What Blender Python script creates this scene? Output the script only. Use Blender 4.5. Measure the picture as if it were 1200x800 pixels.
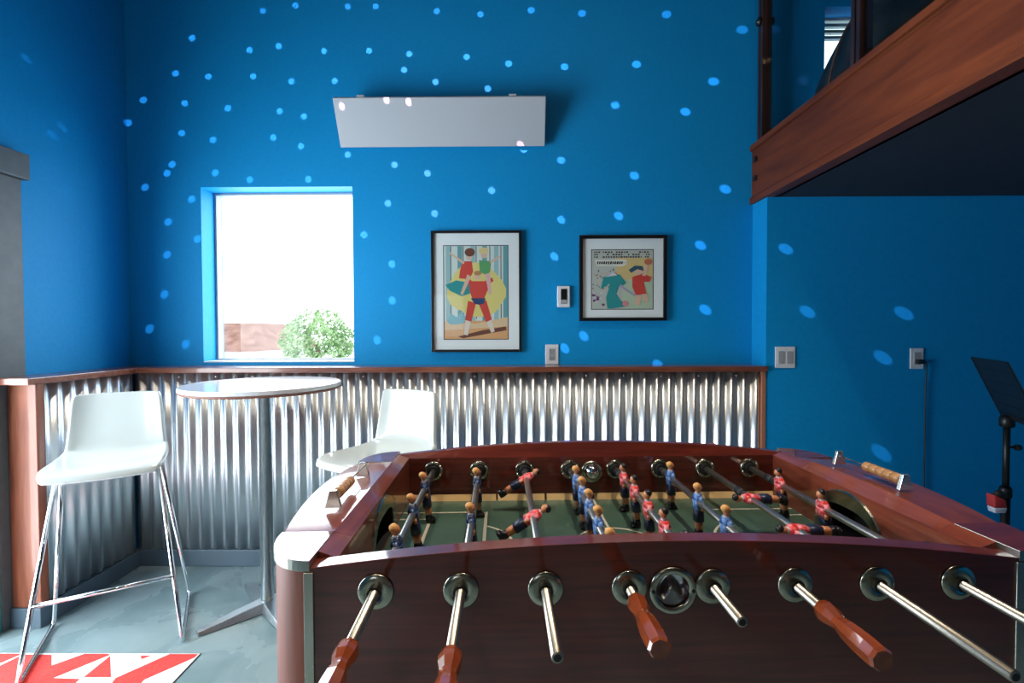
import bpy, bmesh, math, random
from mathutils import Vector, Matrix
random.seed(7)
for o in list(bpy.data.objects): bpy.data.objects.remove(o)
S = bpy.context.scene
COL = S.collection
PI = math.pi

# ------------------------------------------------------------ camera, world, light, exposure
H = 1.303
cam_d = bpy.data.cameras.new('camera'); cam = bpy.data.objects.new('camera', cam_d); COL.objects.link(cam)
cam_d.sensor_fit = 'HORIZONTAL'; cam_d.sensor_width = 36.0; cam_d.lens = 36.0 * 566.0 / 1200.0
cam_d.clip_start = 0.02; cam_d.clip_end = 200
yaw, pit, rol = -.0092, -.0225, -.0032
fw = Vector((math.sin(yaw) * math.cos(pit), math.cos(yaw) * math.cos(pit), math.sin(pit)))
rt = Vector((math.cos(yaw), -math.sin(yaw), 0)); up = rt.cross(fw)
r2 = rt * math.cos(rol) + up * math.sin(rol); u2 = -rt * math.sin(rol) + up * math.cos(rol)
cam.matrix_world = Matrix(((r2.x, u2.x, -fw.x, 0), (r2.y, u2.y, -fw.y, 0), (r2.z, u2.z, -fw.z, H), (0, 0, 0, 1)))
S.camera = cam

SKY = 4.0
W = bpy.data.worlds.new('sky'); S.world = W; W.use_nodes = True
bg = W.node_tree.nodes['Background']; bg.inputs[0].default_value = (.86, .93, 1.0, 1); bg.inputs[1].default_value = SKY

WARM = (1.0, .87, .70)
DOWNLIGHT_W = 10
DOWNLIGHTS = [(.50, 1.30), (.50, .95), (-.95, 1.3), (-.95, -.9)]
DOT_W = 600
DOT_COL = (1.0, .55, .80)

S.view_settings.view_transform = 'Standard'
try: S.view_settings.look = 'None'
except Exception: pass
S.view_settings.exposure = 0.12
S.view_settings.gamma = 1.0
S.view_settings.use_curve_mapping = False
S.cycles.max_bounces = 10
S.cycles.diffuse_bounces = 5
S.cycles.glossy_bounces = 5
S.cycles.use_denoising = True
S.cycles.sample_clamp_indirect = 6.0

def area(name, loc, rot, sx, sy, watt, col):
    l = bpy.data.lights.new(name, 'AREA'); l.shape = 'RECTANGLE'; l.size = sx; l.size_y = sy
    l.energy = watt; l.color = col
    o = bpy.data.objects.new(name, l); COL.objects.link(o); o.location = loc; o.rotation_euler = rot
    return o
# daylight through the glazed door on the left, the window behind the camera and the back window
area('door_daylight', (-2.50, 1.08, 1.02), (0, -PI / 2, 0), 1.9, 1.7, 84, (.80, .92, 1.0))
area('back_window_daylight', (-1.385, 3.12, 1.63), (-PI / 2, 0, 0), .86, 1.0, 14, (.85, .93, 1.0))

# ------------------------------------------------------------ materials
def mat(name, col=(.5, .5, .5), rough=.5, metal=0., coat=0., spec=.5, coat_rough=.05):
    m = bpy.data.materials.new(name); m.use_nodes = True
    b = m.node_tree.nodes['Principled BSDF']
    b.inputs['Base Color'].default_value = (*col, 1); b.inputs['Roughness'].default_value = rough
    b.inputs['Metallic'].default_value = metal; b.inputs['Coat Weight'].default_value = coat
    b.inputs['Coat Roughness'].default_value = coat_rough; b.inputs['Specular IOR Level'].default_value = spec
    return m
def nz(m, scale=(1, 1, 1), noise=5., detail=4., c1=None, c2=None, bump=0., rough=None, lo=.35, hi=.65, dist=0., wave=False):
    nt = m.node_tree; N = nt.nodes; L = nt.links; b = N['Principled BSDF']
    tc = N.new('ShaderNodeTexCoord'); mp = N.new('ShaderNodeMapping'); mp.inputs['Scale'].default_value = scale
    L.new(tc.outputs['Object'], mp.inputs['Vector'])
    n = N.new('ShaderNodeTexNoise'); n.inputs['Scale'].default_value = noise; n.inputs['Detail'].default_value = detail
    n.inputs['Distortion'].default_value = dist; L.new(mp.outputs[0], n.inputs['Vector'])
    r = N.new('ShaderNodeValToRGB'); r.color_ramp.elements[0].position = lo; r.color_ramp.elements[1].position = hi
    L.new(n.outputs['Fac'], r.inputs[0])
    if c1 is not None:
        r.color_ramp.elements[0].color = (*c1, 1); r.color_ramp.elements[1].color = (*c2, 1)
        L.new(r.outputs[0], b.inputs['Base Color'])
    if rough is not None:
        mr = N.new('ShaderNodeMapRange'); mr.inputs[3].default_value = rough[0]; mr.inputs[4].default_value = rough[1]
        L.new(n.outputs['Fac'], mr.inputs[0]); L.new(mr.outputs[0], b.inputs['Roughness'])
    if bump:
        bp = N.new('ShaderNodeBump'); bp.inputs['Strength'].default_value = bump; bp.inputs['Distance'].default_value = .01
        L.new(n.outputs['Fac'], bp.inputs['Height']); L.new(bp.outputs[0], b.inputs['Normal'])
    return m
def emis(name, col, st):
    m = bpy.data.materials.new(name); m.use_nodes = True
    b = m.node_tree.nodes['Principled BSDF']; b.inputs['Base Color'].default_value = (0, 0, 0, 1)
    b.inputs['Emission Color'].default_value = (*col, 1); b.inputs['Emission Strength'].default_value = st
    return m

M = {}
M['blue'] = nz(mat('blue_paint', rough=.55, spec=.2), noise=60, c1=(.003, .27, .61), c2=(.004, .29, .65), bump=.04)
M['frontwall'] = nz(mat('warm_grey_paint', rough=.7), noise=30, c1=(.17, .15, .12), c2=(.19, .17, .14))
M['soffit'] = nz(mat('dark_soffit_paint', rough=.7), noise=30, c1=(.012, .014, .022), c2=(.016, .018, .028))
M['ceil'] = nz(mat('ceiling_paint', rough=.9), noise=30, c1=(.07, .075, .085), c2=(.08, .085, .095))
M['floor'] = nz(mat('polished_concrete', rough=.25), noise=3.2, detail=9, dist=.6, c1=(.12, .19, .205), c2=(.27, .35, .365), rough=(.12, .42), lo=.3, hi=.72)
M['galv'] = nz(mat('galvanised_steel', metal=1.0), scale=(1, 1, .12), noise=14, detail=2, c1=(.72, .78, .82), c2=(.86, .90, .93), rough=(.33, .38))
M['base'] = mat('grey_baseboard_paint', (.075, .115, .15), .4)
M['casing'] = nz(mat('grey_door_paint', rough=.5), noise=20, c1=(.07, .09, .10), c2=(.09, .11, .12))
M['teal'] = mat('green_door_paint', (.03, .20, .19), .45)
M['cap'] = nz(mat('cap_wood', rough=.3, coat=.6), scale=(.6, 6, 6), noise=7, c1=(.13, .035, .018), c2=(.24, .075, .04))
M['panelwood'] = nz(mat('end_panel_wood', rough=.4, coat=.3), scale=(7, 7, .6), noise=6, c1=(.19, .050, .022), c2=(.30, .092, .044))
M['copper'] = mat('trim_wood', (.42, .17, .10), .35)
M['beam'] = nz(mat('beam_wood', rough=.5, coat=.05, coat_rough=.2, spec=.3), scale=(6, .7, 6), noise=4, detail=6, dist=.5, c1=(.085, .017, .004), c2=(.175, .040, .009), lo=.3, hi=.75)
M['post'] = nz(mat('dark_post_wood', rough=.35, coat=.4), scale=(8, 8, .6), noise=5, c1=(.016, .006, .005), c2=(.05, .018, .012))
M['black'] = mat('black_metal', (.008, .008, .009), .4)
M['blackframe'] = mat('black_frame', (.006, .006, .007), .3)
M['white'] = mat('white_enamel', (.46, .49, .53), .4)
M['plastic'] = mat('white_switch_plastic', (.72, .73, .75), .35)
M['plastic2'] = mat('grey_switch_plastic', (.36, .37, .40), .4)
M['shell'] = mat('white_shell_plastic', (.64, .70, .685), .12, coat=.5)
M['chrome'] = mat('chrome', (.75, .77, .8), .08, 1.)
M['steel'] = nz(mat('brushed_steel', metal=1.), scale=(8, 8, 1), noise=30, c1=(.55, .60, .62), c2=(.68, .73, .75), rough=(.25, .38))
M['tabletop'] = mat('white_laminate', (.82, .85, .88), .16, coat=.4)
M['topedge'] = mat('plywood_edge', (.22, .09, .06), .5)
M['mahog'] = nz(mat('mahogany_lacquer', rough=.42, spec=.2, coat=1., coat_rough=.07), scale=(.8, 5, 14), noise=5, detail=6, dist=.4, c1=(.075, .010, .006), c2=(.165, .024, .013), lo=.3, hi=.72)
M['mahogY'] = nz(mat('mahogany_lacquer_end', rough=.42, spec=.3, coat=1., coat_rough=.07), scale=(5, .8, 14), noise=5, detail=6, dist=.4, c1=(.13, .022, .012), c2=(.27, .058, .026), lo=.3, hi=.72)
M['mahogZ'] = nz(mat('mahogany_lacquer_post', rough=.5, coat=.1, coat_rough=.3, spec=.3), scale=(8, 8, .8), noise=5, detail=6, c1=(.12, .030, .016), c2=(.22, .062, .034), lo=.3, hi=.72)
M['trimmetal'] = nz(mat('satin_nickel', metal=1.), scale=(1, 1, 1), noise=6, c1=(.50, .48, .40), c2=(.60, .58, .50), rough=(.22, .34))
M['brass'] = nz(mat('antique_nickel', metal=1.), noise=40, c1=(.36, .35, .27), c2=(.50, .48, .39), rough=(.16, .28))
M['rod'] = mat('steel_rod', (.42, .38, .32), .34, 1.)
M['rubber'] = mat('black_rubber', (.012, .012, .014), .55)
M['dark'] = mat('goal_shade_lining', (.004, .004, .005), .7)  # near-black colour standing in for shade inside the goal openings
M['handle'] = nz(mat('handle_red_wood', rough=.22, coat=.9), scale=(6, 1.2, 6), noise=9, c1=(.19, .034, .009), c2=(.27, .056, .016))
M['field'] = nz(mat('green_playfield', rough=.4, coat=.15), noise=14, c1=(.040, .085, .060), c2=(.056, .110, .080))
M['line'] = mat('cream_field_line', (.50, .46, .36), .45)
M['edge'] = mat('cream_field_border', (.70, .48, .22), .45)
M['skin'] = mat('figure_skin', (.62, .24, .11), .45)
M['blond'] = mat('figure_blond_hair', (.68, .34, .10), .5)
M['hair'] = mat('figure_black_hair', (.012, .010, .010), .4)
M['bluejersey'] = nz(mat('figure_blue_jersey', rough=.35), noise=90, c1=(.03, .09, .32), c2=(.22, .40, .75), lo=.42, hi=.62)
M['darkjersey'] = nz(mat('figure_navy_jersey', rough=.35), noise=90, c1=(.01, .015, .05), c2=(.05, .10, .24), lo=.45, hi=.62)
M['redjersey'] = nz(mat('figure_red_jersey', rough=.35), noise=90, c1=(.72, .035, .03), c2=(.85, .30, .34), lo=.45, hi=.62)
M['navy'] = mat('figure_navy_shorts', (.012, .018, .05), .4)
M['shoe'] = mat('figure_black_shoe', (.006, .006, .008), .35)
M['collar'] = mat('figure_white_collar', (.70, .70, .72), .4)
M['beadwood'] = mat('counter_bead_wood', (.45, .22, .08), .35, coat=.3)
M['bracket'] = mat('counter_bracket_metal', (.78, .78, .70), .2, .85)
M['leather'] = nz(mat('bean_bag_leather', rough=.38), noise=9, detail=6, c1=(.012, .010, .012), c2=(.055, .04, .035), bump=.6)
M['rugw'] = nz(mat('rug_white', rough=.95), noise=160, c1=(.62, .66, .66), c2=(.76, .79, .78), bump=.2)
M['rugr'] = nz(mat('rug_red', rough=.95), noise=160, c1=(.60, .035, .03), c2=(.74, .06, .05), bump=.2)
M['rugd'] = mat('rug_edge', (.02, .02, .025), .9)
M['mount'] = mat('picture_mount', (.82, .83, .84), .8)
M['brick'] = nz(mat('house_roof', rough=.9), noise=3, c1=(.14, .06, .04), c2=(.24, .13, .10))
M['housew'] = mat('house_wall', (.8, .8, .8), .9)
M['leaf'] = nz(mat('tree_leaf', rough=.8), noise=3, c1=(.14, .26, .08), c2=(.40, .52, .28))
M['bark'] = mat('tree_bark', (.16, .11, .08), .9)
M['grass'] = nz(mat('ground_paving', rough=.9), noise=2, c1=(.45, .46, .45), c2=(.55, .56, .54))
M['winframe'] = mat('window_frame_paint', (.32, .40, .46), .4)
M['sill'] = mat('sill_paint', (.75, .78, .80), .35)
M['blind'] = mat('blind_slat', (.75, .75, .72), .6)
M['redfab'] = mat('red_pouch', (.45, .03, .035), .7)
M['whitefab'] = mat('white_pouch_print', (.6, .62, .75), .7)
M['lampglow'] = emis('downlight_glow', (1.0, .66, .30), 40)
def glass(name, tint, spec=.5):
    m = bpy.data.materials.new(name); m.use_nodes = True; nt = m.node_tree; N = nt.nodes; L = nt.links
    N.remove(N['Principled BSDF']); out = N['Material Output']
    t = N.new('ShaderNodeBsdfTransparent'); t.inputs[0].default_value = (*tint, 1)
    g = N.new('ShaderNodeBsdfGlossy'); g.inputs['Roughness'].default_value = .02
    f = N.new('ShaderNodeFresnel'); f.inputs[0].default_value = 1.35
    x = N.new('ShaderNodeMixShader'); ge = N.new('ShaderNodeNewGeometry'); mu = N.new('ShaderNodeMath'); mu.operation = 'SUBTRACT'; mu.use_clamp = True; L.new(f.outputs[0], mu.inputs[0]); L.new(ge.outputs['Backfacing'], mu.inputs[1]); L.new(mu.outputs[0], x.inputs[0]); L.new(t.outputs[0], x.inputs[1]); L.new(g.outputs[0], x.inputs[2])
    L.new(x.outputs[0], out.inputs[0]); return m
M['glass'] = glass('window_glass', (.97, .99, .99)); M['glassrail'] = glass('railing_glass', (.80, .88, .90))

for k in ('mahog', 'mahogY'): M[k].node_tree.nodes['Principled BSDF'].inputs['Coat IOR'].default_value = 1.62
# ------------------------------------------------------------ mesh helpers
class MB:
    def __init__(s): s.bm = bmesh.new(); s.mi = 0; s.M = Matrix.Identity(4)
    def v(s, p): return s.bm.verts.new(s.M @ Vector(p))
    def f(s, vs, sm=False):
        try: f = s.bm.faces.new(vs); f.material_index = s.mi; f.smooth = sm; return f
        except ValueError: return None
    def box(s, a, b):
        x0, y0, z0 = a; x1, y1, z1 = b
        p = [s.v(q) for q in ((x0,y0,z0),(x1,y0,z0),(x1,y1,z0),(x0,y1,z0),(x0,y0,z1),(x1,y0,z1),(x1,y1,z1),(x0,y1,z1))]
        for q in ((0,3,2,1),(4,5,6,7),(0,1,5,4),(1,2,6,5),(2,3,7,6),(3,0,4,7)): s.f([p[i] for i in q])
    def loft(s, secs, sm=False, caps=True, closed=True):
        R = [[s.v(p) for p in sec] for sec in secs]; n = len(R[0])
        for i in range(len(R) - 1):
            for j in range(n if closed else n - 1):
                k = (j + 1) % n; s.f([R[i][j], R[i][k], R[i+1][k], R[i+1][j]], sm)
        if caps and closed: s.f(R[0][::-1]); s.f(R[-1])
        return R
    def prism(s, poly, axis, a, b, sm=False):
        def P(q, t):
            return {0: (t, q[0], q[1]), 1: (q[0], t, q[1]), 2: (q[0], q[1], t)}[axis]
        s.loft([[P(q, a) for q in poly], [P(q, b) for q in poly]], sm)
    def lathe(s, prof, c=(0,0,0), axis=2, seg=24, sm=True, caps=True):
        secs = []
        for r, h in prof:
            sec = []
            for i in range(seg):
                a = 2 * PI * i / seg; x, y = r * math.cos(a), r * math.sin(a)
                p = {0: (h, x, y), 1: (x, h, y), 2: (x, y, h)}[axis]
                sec.append((c[0] + p[0], c[1] + p[1], c[2] + p[2]))
            secs.append(sec)
        s.loft(secs, sm, caps)
    def tube(s, pts, r, seg=10, sm=True):
        pts = [Vector(p) for p in pts]; rs = r if isinstance(r, (list, tuple)) else [r] * len(pts)
        secs = []; prev = None
        for i, p in enumerate(pts):
            if i == 0: d = pts[1] - p
            elif i == len(pts) - 1: d = p - pts[i-1]
            else: d = (pts[i+1] - p).normalized() + (p - pts[i-1]).normalized()
            d.normalize()
            u = (prev - d * prev.dot(d)) if prev is not None else d.orthogonal()
            u.normalize(); prev = u; w = d.cross(u)
            secs.append([p + (u * math.cos(2*PI*j/seg) + w * math.sin(2*PI*j/seg)) * rs[i] for j in range(seg)])
        s.loft(secs, sm)
    def ell(s, c, r, seg=14, rings=9):
        prof = []
        secs = []
        for i in range(rings + 1):
            t = -PI/2 + PI * i / rings; rr = max(math.cos(t), .02)
            secs.append([(c[0] + r[0]*rr*math.cos(2*PI*j/seg), c[1] + r[1]*rr*math.sin(2*PI*j/seg), c[2] + r[2]*math.sin(t)) for j in range(seg)])
        s.loft(secs, True)
    def build(s, name, mats, parent=None, bevel=0., sub=0, solid=0., seg=2):
        bmesh.ops.recalc_face_normals(s.bm, faces=s.bm.faces)
        me = bpy.data.meshes.new(name); s.bm.to_mesh(me); s.bm.free()
        for m in (mats if isinstance(mats, (list, tuple)) else [mats]): me.materials.append(M[m] if isinstance(m, str) else m)
        o = bpy.data.objects.new(name, me); COL.objects.link(o)
        if parent: o.parent = parent
        if solid:
            k = o.modifiers.new('s', 'SOLIDIFY'); k.thickness = solid; k.offset = 0
        if bevel:
            k = o.modifiers.new('b', 'BEVEL'); k.width = bevel; k.segments = seg; k.limit_method = 'ANGLE'; k.angle_limit = .6
        if sub:
            k = o.modifiers.new('u', 'SUBSURF'); k.levels = sub; k.render_levels = sub
        return o
def thing(name, label, cat, loc=(0,0,0), rz=0., group=None):
    o = bpy.data.objects.new(name, None); COL.objects.link(o); o.location = loc; o.rotation_euler = (0, 0, rz)
    o.empty_display_size = .1; return tag(o, label, cat, group)
def tag(o, label, cat, group=None):
    o['label'] = label; o['category'] = cat
    if group: o['group'] = group
    return o
def struct(o): o['kind'] = 'structure'; return o
def boxo(name, m, *bs, parent=None, bevel=0.):
    mb = MB()
    for a, b in bs: mb.box(a, b)
    return mb.build(name, m, parent, bevel)
def kids(o): return [c for c in COL.objects if c.parent == o]
def copy_tree(o, parent=None):
    c = o.copy(); COL.objects.link(c); c.parent = parent
    for ch in kids(o): copy_tree(ch, c)
    return c
def cut(o, cutter):
    """carve cutter's shape out of o and drop the cutter"""
    k = o.modifiers.new('cut', 'BOOLEAN'); k.operation = 'DIFFERENCE'; k.object = cutter; k.solver = 'EXACT'
    dg = bpy.context.evaluated_depsgraph_get(); dg.update()
    me = bpy.data.meshes.new_from_object(o.evaluated_get(dg)); o.modifiers.clear(); o.data = me
    bpy.data.objects.remove(cutter)

# ------------------------------------------------------------ room
YB, YF, XL, XR, CE, Y0 = 2.80, 2.64, -2.25, 4.0, 3.75, -3.0
struct(boxo('floor', 'floor', ((XL-.3, Y0-.3, -.1), (XR+.3, YB+.3, 0))))
struct(boxo('ceiling', 'ceil', ((XL-.3, Y0-.3, CE), (XR+.3, YB+.3, CE+.1))))
wx0, wx1, wz0, wz1 = -1.826, -.945, 1.124, 2.138
lx0, lx1, lz0, lz1 = 1.757, 2.10, 2.45, 3.135
struct(boxo('wall_back', 'blue', ((XL-.2, YB, 0), (wx0, YB+.2, CE)), ((wx0, YB, wz1), (wx1, YB+.2, CE)), ((wx0, YB, 0), (wx1, YB+.2, wz0)),
    ((wx1, YB, 0), (lx0, YB+.2, CE)), ((lx0, YB, 0), (lx1, YB+.2, lz0)), ((lx0, YB, lz1), (lx1, YB+.2, CE)), ((lx1, YB, 0), (XR+.2, YB+.2, CE))))
struct(boxo('wall_left', 'blue', ((XL-.2, 2.10, 0), (XL, YB, CE)), ((XL-.2, .2, 2.05), (XL, 2.10, CE)), ((XL-.2, Y0, 0), (XL, .2, CE))))
struct(boxo('wall_right', 'blue', ((XR, Y0-.2, 0), (XR+.2, YB, CE))))
struct(boxo('wall_front', 'frontwall', ((XL-.2, Y0-.2, 0), (-1.7, Y0, CE)), ((-1.7, Y0-.2, 0), (-.9, Y0, 1.15)), ((-1.7, Y0-.2, 2.0), (-.9, Y0, CE)), ((-.9, Y0-.2, 0), (XR, Y0, CE))))
struct(boxo('wall_alcove', 'blue', ((1.358, YF, 0), (XR, YB, 2.03))))

# loft floor slab
struct(boxo('ceiling_loft', 'soffit', ((1.40, Y0, 2.02), (XR, YF, 2.30)), ((1.40, YF, 2.032), (XR, YB, 2.30))))

# window behind the bar table
def window(name, x0, x1, z0, z1, yin, fw_=.014, slats=0):
    fr = MB(); y0, y1 = yin, yin + .05
    fr.box((x0, y0, z0), (x0+fw_, y1, z1)); fr.box((x1-fw_, y0, z0), (x1, y1, z1))
    fr.box((x0+fw_, y0, z1-fw_), (x1-fw_, y1, z1)); fr.box((x0+fw_, y0, z0), (x1-fw_, y1, z0+fw_))
    f = struct(fr.build(name, 'winframe', bevel=.002))
    boxo('pane', 'glass', ((x0+fw_, y0+.02, z0+fw_), (x1-fw_, y0+.026, z1-fw_)), parent=f)
    return f
window('window_1', wx0, wx1, wz0, wz1, YB+.12)
struct(boxo('trim_4', 'sill', ((wx0+.001, YB, wz0), (wx1-.001, YB+.119, wz0+.006))))
w2 = window('window_2', lx0, lx1, lz0, lz1, YB+.10)
mb = MB()
for k in range(4): mb.box((lx0+.015, YB+.06, lz1-.04-.035*k), (lx1-.015, YB+.085, lz1-.022-.035*k))
mb.build('blind', 'blind', w2)
# window behind the camera
fr = MB()
for a, b in (((-1.7, Y0-.12, 1.15), (-1.65, Y0-.06, 2.0)), ((-.95, Y0-.12, 1.15), (-.9, Y0-.06, 2.0)), ((-1.32, Y0-.12, 1.2), (-1.28, Y0-.06, 1.95)), ((-1.65, Y0-.12, 1.15), (-.95, Y0-.06, 1.2)), ((-1.65, Y0-.12, 1.95), (-.95, Y0-.06, 2.0))): fr.box(a, b)
struct(fr.build('window_3', 'winframe'))

# glazed door in the left wall: casing, header, green jamb and leaf frame
mb = MB(); mb.box((XL-.02, 2.045, 0), (XL+.02, 2.172, 1.99))
dr = struct(mb.build('door_1', 'casing', bevel=.003))
hd = MB(); hd.box((XL-.02, .1, 1.99), (XL+.045, 2.19, 2.105)); hd.build('door_header', 'casing', dr, bevel=.004)
mb = MB(); mb.box((XL-.20, 1.99, 0), (XL+.018, 2.044, 1.99)); mb.build('door_jamb', 'teal', dr, bevel=.003)
mb = MB(); mb.box((XL-.20, .201, 0), (XL, .25, 2.049)); mb.build('door_mullion', 'casing', dr)

# corrugated wainscot, cap, end board, baseboards
XC, PX = -2.10, .068
def corr(pts_fn, n, length, z0, z1, per=PX, amp=.009):
    mb = MB(); secs = []
    N = int(length / per * 16)
    for i in range(N + 1):
        t = length * i / N; c = math.cos(2 * PI * t / per); d = amp * 1.1 * c
        secs.append([pts_fn(t, d, z0), pts_fn(t, d, (z0 + z1) / 2), pts_fn(t, d, z1)])
    mb.loft(secs, True, False, False); return mb.build(n, 'galv', solid=.0012)
wp = corr(lambda t, d, z: (XC - .02 + t, YF + .012 + d, z), 'wainscot_panel', 1.335 - XC + .02, .092, 1.076)
tag(wp, 'corrugated galvanised steel wainscot running along the back wall under the window and pictures', 'wall cladding')
wp2 = corr(lambda t, d, z: (XC - .012 + d, 2.125 + t, z), 'wainscot_panel', YF + .001 - 2.125, .092, 1.076)
tag(wp2, 'short corrugated steel wainscot on the left wall behind the front white bar stool', 'wall cladding')
for (o, z) in ((wp, 0),):
    pass
# screws and punched holes along the top of the sheet
for i in range(17):
    mb = MB(); mb.lathe([(.004, 0), (.004, -.002), (.002, -.0035)], (XC + .034 + .204 * i, YF + .0022, 1.055), 1, 8); mb.build('screw', 'galv', wp)
mb = MB()
mb.prism([(XL, 2.035), (XC+.02, 2.035), (XC+.02, YF-.02), (1.36, YF-.02), (1.36, YB), (XL, YB)], 2, 1.076, 1.106)
struct(mb.build('trim_1', 'cap', bevel=.004))
struct(boxo('trim_2', 'panelwood', ((XL+.022, 2.085, .088), (XC, 2.123, 1.0755)), bevel=.003))
struct(boxo('trim_3', 'copper', ((1.335, YF-.006, .0), (1.357, YB-.001, 1.0755)), bevel=.002))
struct(boxo('baseboard_back', 'base', ((XC-.005, YF-.002, 0), (1.334, YF+.03, .091)), bevel=.003))
struct(boxo('baseboard_left', 'base', ((XL+.022, 2.075, 0), (XC+.006, YF+.03, .0875)), bevel=.003))
struct(boxo('baseboard_alcove', 'base', ((1.36, YF-.012, 0), (XR, YF, .09)), bevel=.003))

# ------------------------------------------------------------ loft beam, posts, glass
bx = 1.338
mb = MB()
prof = [(bx, 2.02), (1.42, 2.02), (1.42, 2.352), (bx, 2.352), (bx, 2.322), (bx+.012, 2.318), (bx+.012, 2.064), (bx, 2.054)]
mb.loft([[(x, -2.9, z) for x, z in prof], [(x, YB-.001, z) for x, z in prof]])
beam = tag(mb.build('loft_beam', 'beam', bevel=.002), 'long reddish wooden edge beam carrying the loft at upper right', 'beam')
for z in (2.155, 2.262):
    b_ = boxo('bolt', 'black', ((bx+.002, 2.735, z-.014), (bx+.013, 2.765, z+.014)), parent=beam, bevel=.002)
def post(x, y, label, n=2):
    t = thing('railing_post', label, 'post', (x, y, 2.353), group='dark posts standing on the loft beam')
    mb = MB(); mb.box((-.027, -.027, 0), (.027, -.004, CE-2.353)); mb.box((-.027, .004, 0), (.027, .027, CE-2.353)); mb.box((-.018, -.004, 0), (.018, .004, CE-2.353))
    mb.build('shaft', 'post', t, bevel=.002)
    for s in (-1, 1):
        q = MB(); q.lathe([(.023, 0), (.023, .012), (.009, .014), (.009, .02)], (0, 0, 0), 0, 16)
        o = q.build('clamp', 'black', t); o.location = (s * .030, -.0, .66); o.scale = (s, 1, 1)
    return t
post(1.387, 2.735, 'dark wooden railing post against the back wall with black round clamps')
post(1.394, 1.985, 'dark wooden railing post standing in front of the bean bag on the loft')
def gpanel(y0, y1, label):
    return tag(boxo('glass_panel', 'glassrail', ((1.383, y0, 2.40), (1.391, y1, 3.30))), label, 'glass panel', 'glass panels between the railing posts')
gpanel(2.018, 2.70, 'clear glass railing panel between the two dark loft posts')
gpanel(1.20, 1.952, 'clear glass railing panel on the near side of the right loft post')

mb = MB()
secs = []
for i in range(15):
    t = PI/2 * i / 14; z = .58 * math.sin(t); rr = max(.03, math.cos(t) ** .62)
    secs.append([((.60 + .02 * math.sin(5 * a + i * .5)) * rr * math.cos(a), (.46 + .018 * math.sin(7 * a - i * .4)) * rr * math.sin(a), z * (1 + .05 * math.sin(3 * a))) for a in [2 * PI * j / 36 for j in range(36)]])
mb.loft(secs, True)
bb = mb.build('bean_bag', 'leather', sub=1); bb.location = (2.02, 2.25, 2.30)
tag(bb, 'large dark leather bean bag on the loft behind the railing glass', 'bean bag')
mb = MB()
mb.tube([(-.605 * math.cos(t) * abs(math.cos(t)) ** -.38, -.02, .59 * math.sin(t)) for t in [PI * (.03 + .44 * i / 20) for i in range(21)]], .006)
mb.build('top_highlight', 'cap', bb)  # tan highlight along the bag's top, modelled as a thin brown tube

# ------------------------------------------------------------ wall items
def heater():
    t = thing('radiant_heater', 'white rectangular radiant heater panel tilted out from the wall above the window and pictures', 'heater', (-.417, 2.79, 2.46))
    mb = MB()
    w = .581; prof = [(-.14, .112), (-.125, .125), (-.012, -.105), (-.025, -.112)]
    mb.loft([[(-w, y, z) for y, z in prof], [(w, y, z) for y, z in prof]])
    mb.build('panel', 'white', t, bevel=.003)
    for sx in (-.43, .40):
        mb = MB(); mb.box((sx-.02, -.138, .118), (sx+.02, .0095, .128)); mb.box((sx-.02, .004, -.05), (sx+.02, .0095, .12)); mb.box((sx-.02, -.03, -.10), (sx+.02, .006, -.09))
        mb.build('bracket', 'white', t)
heater()

import math as _m
def picture(x0, x1, z0, z1, label, art, fwid, mountw, name='framed_picture'):
    cx, cz = (x0+x1)/2, (z0+z1)/2; w, h = (x1-x0)/2, (z1-z0)/2
    t = thing(name, label, 'picture', (cx, YB-.001, cz), group='framed pictures on the blue wall')
    mb = MB()
    for a, b in (((-w, -.028, -h), (-w+fwid, 0, h)), ((w-fwid, -.028, -h), (w, 0, h)), ((-w+fwid, -.028, h-fwid), (w-fwid, 0, h)), ((-w+fwid, -.028, -h), (w-fwid, 0, -h+fwid))): mb.box(a, b)
    mb.build('frame', 'blackframe', t, bevel=.0015)
    boxo('mount', 'mount', ((-w+fwid, -.014, -h+fwid), (w-fwid, -.002, h-fwid)), parent=t)
    ax0, ax1, az0, az1 = mountw
    mats = []; idx = {}; seq = [0]
    mb = MB()
    def poly(pts, col, lv):
        if col not in idx:
            idx[col] = len(mats); mats.append(mat('print_ink', col, .7))
        mb.mi = idx[col]
        P = [(ax0 + (ax1-ax0)*u, az1 - (az1-az0)*v_) for u, v_ in pts]
        seq[0] += 1; mb.prism(P, 1, -.0145, -.0146 - .0001 * (lv if lv == 0 else 0) - .00002 * seq[0])
    art(poly); mb.build('print', mats, t)
    boxo('glazing', 'glass', ((-w+fwid, -.020, -h+fwid), (w-fwid, -.018, h-fwid)), parent=t)
def R_(x0, y0, x1, y1): return [(x0, y0), (x1, y0), (x1, y1), (x0, y1)]
def blob(cx, cy, rx, ry, n=14, a=0, w=.0): return [(cx + rx*(1+w*math.sin(3*t+a))*math.cos(t), cy + ry*(1+w*math.sin(3*t+a))*math.sin(t)) for t in [2*PI*i/n for i in range(n)]]
K = (.012, .010, .014); RED = (.62, .055, .04); TEAL = (.02, .27, .28); YEL = (.72, .60, .20); PALE = (.62, .66, .62); FLESH = (.70, .45, .33); OR = (.70, .36, .16); NAV = (.02, .05, .14); BRN = (.16, .05, .03); GRN = (.10, .32, .12)
def seg(a, b, w0, w1):
    dx, dy = b[0]-a[0], b[1]-a[1]; l = math.hypot(dx, dy); nx, ny = -dy/l, dx/l
    return [(a[0]+nx*w0, a[1]+ny*w0*.66), (b[0]+nx*w1, b[1]+ny*w1*.66), (b[0]-nx*w1, b[1]-ny*w1*.66), (a[0]-nx*w0, a[1]-ny*w0*.66)]
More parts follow.
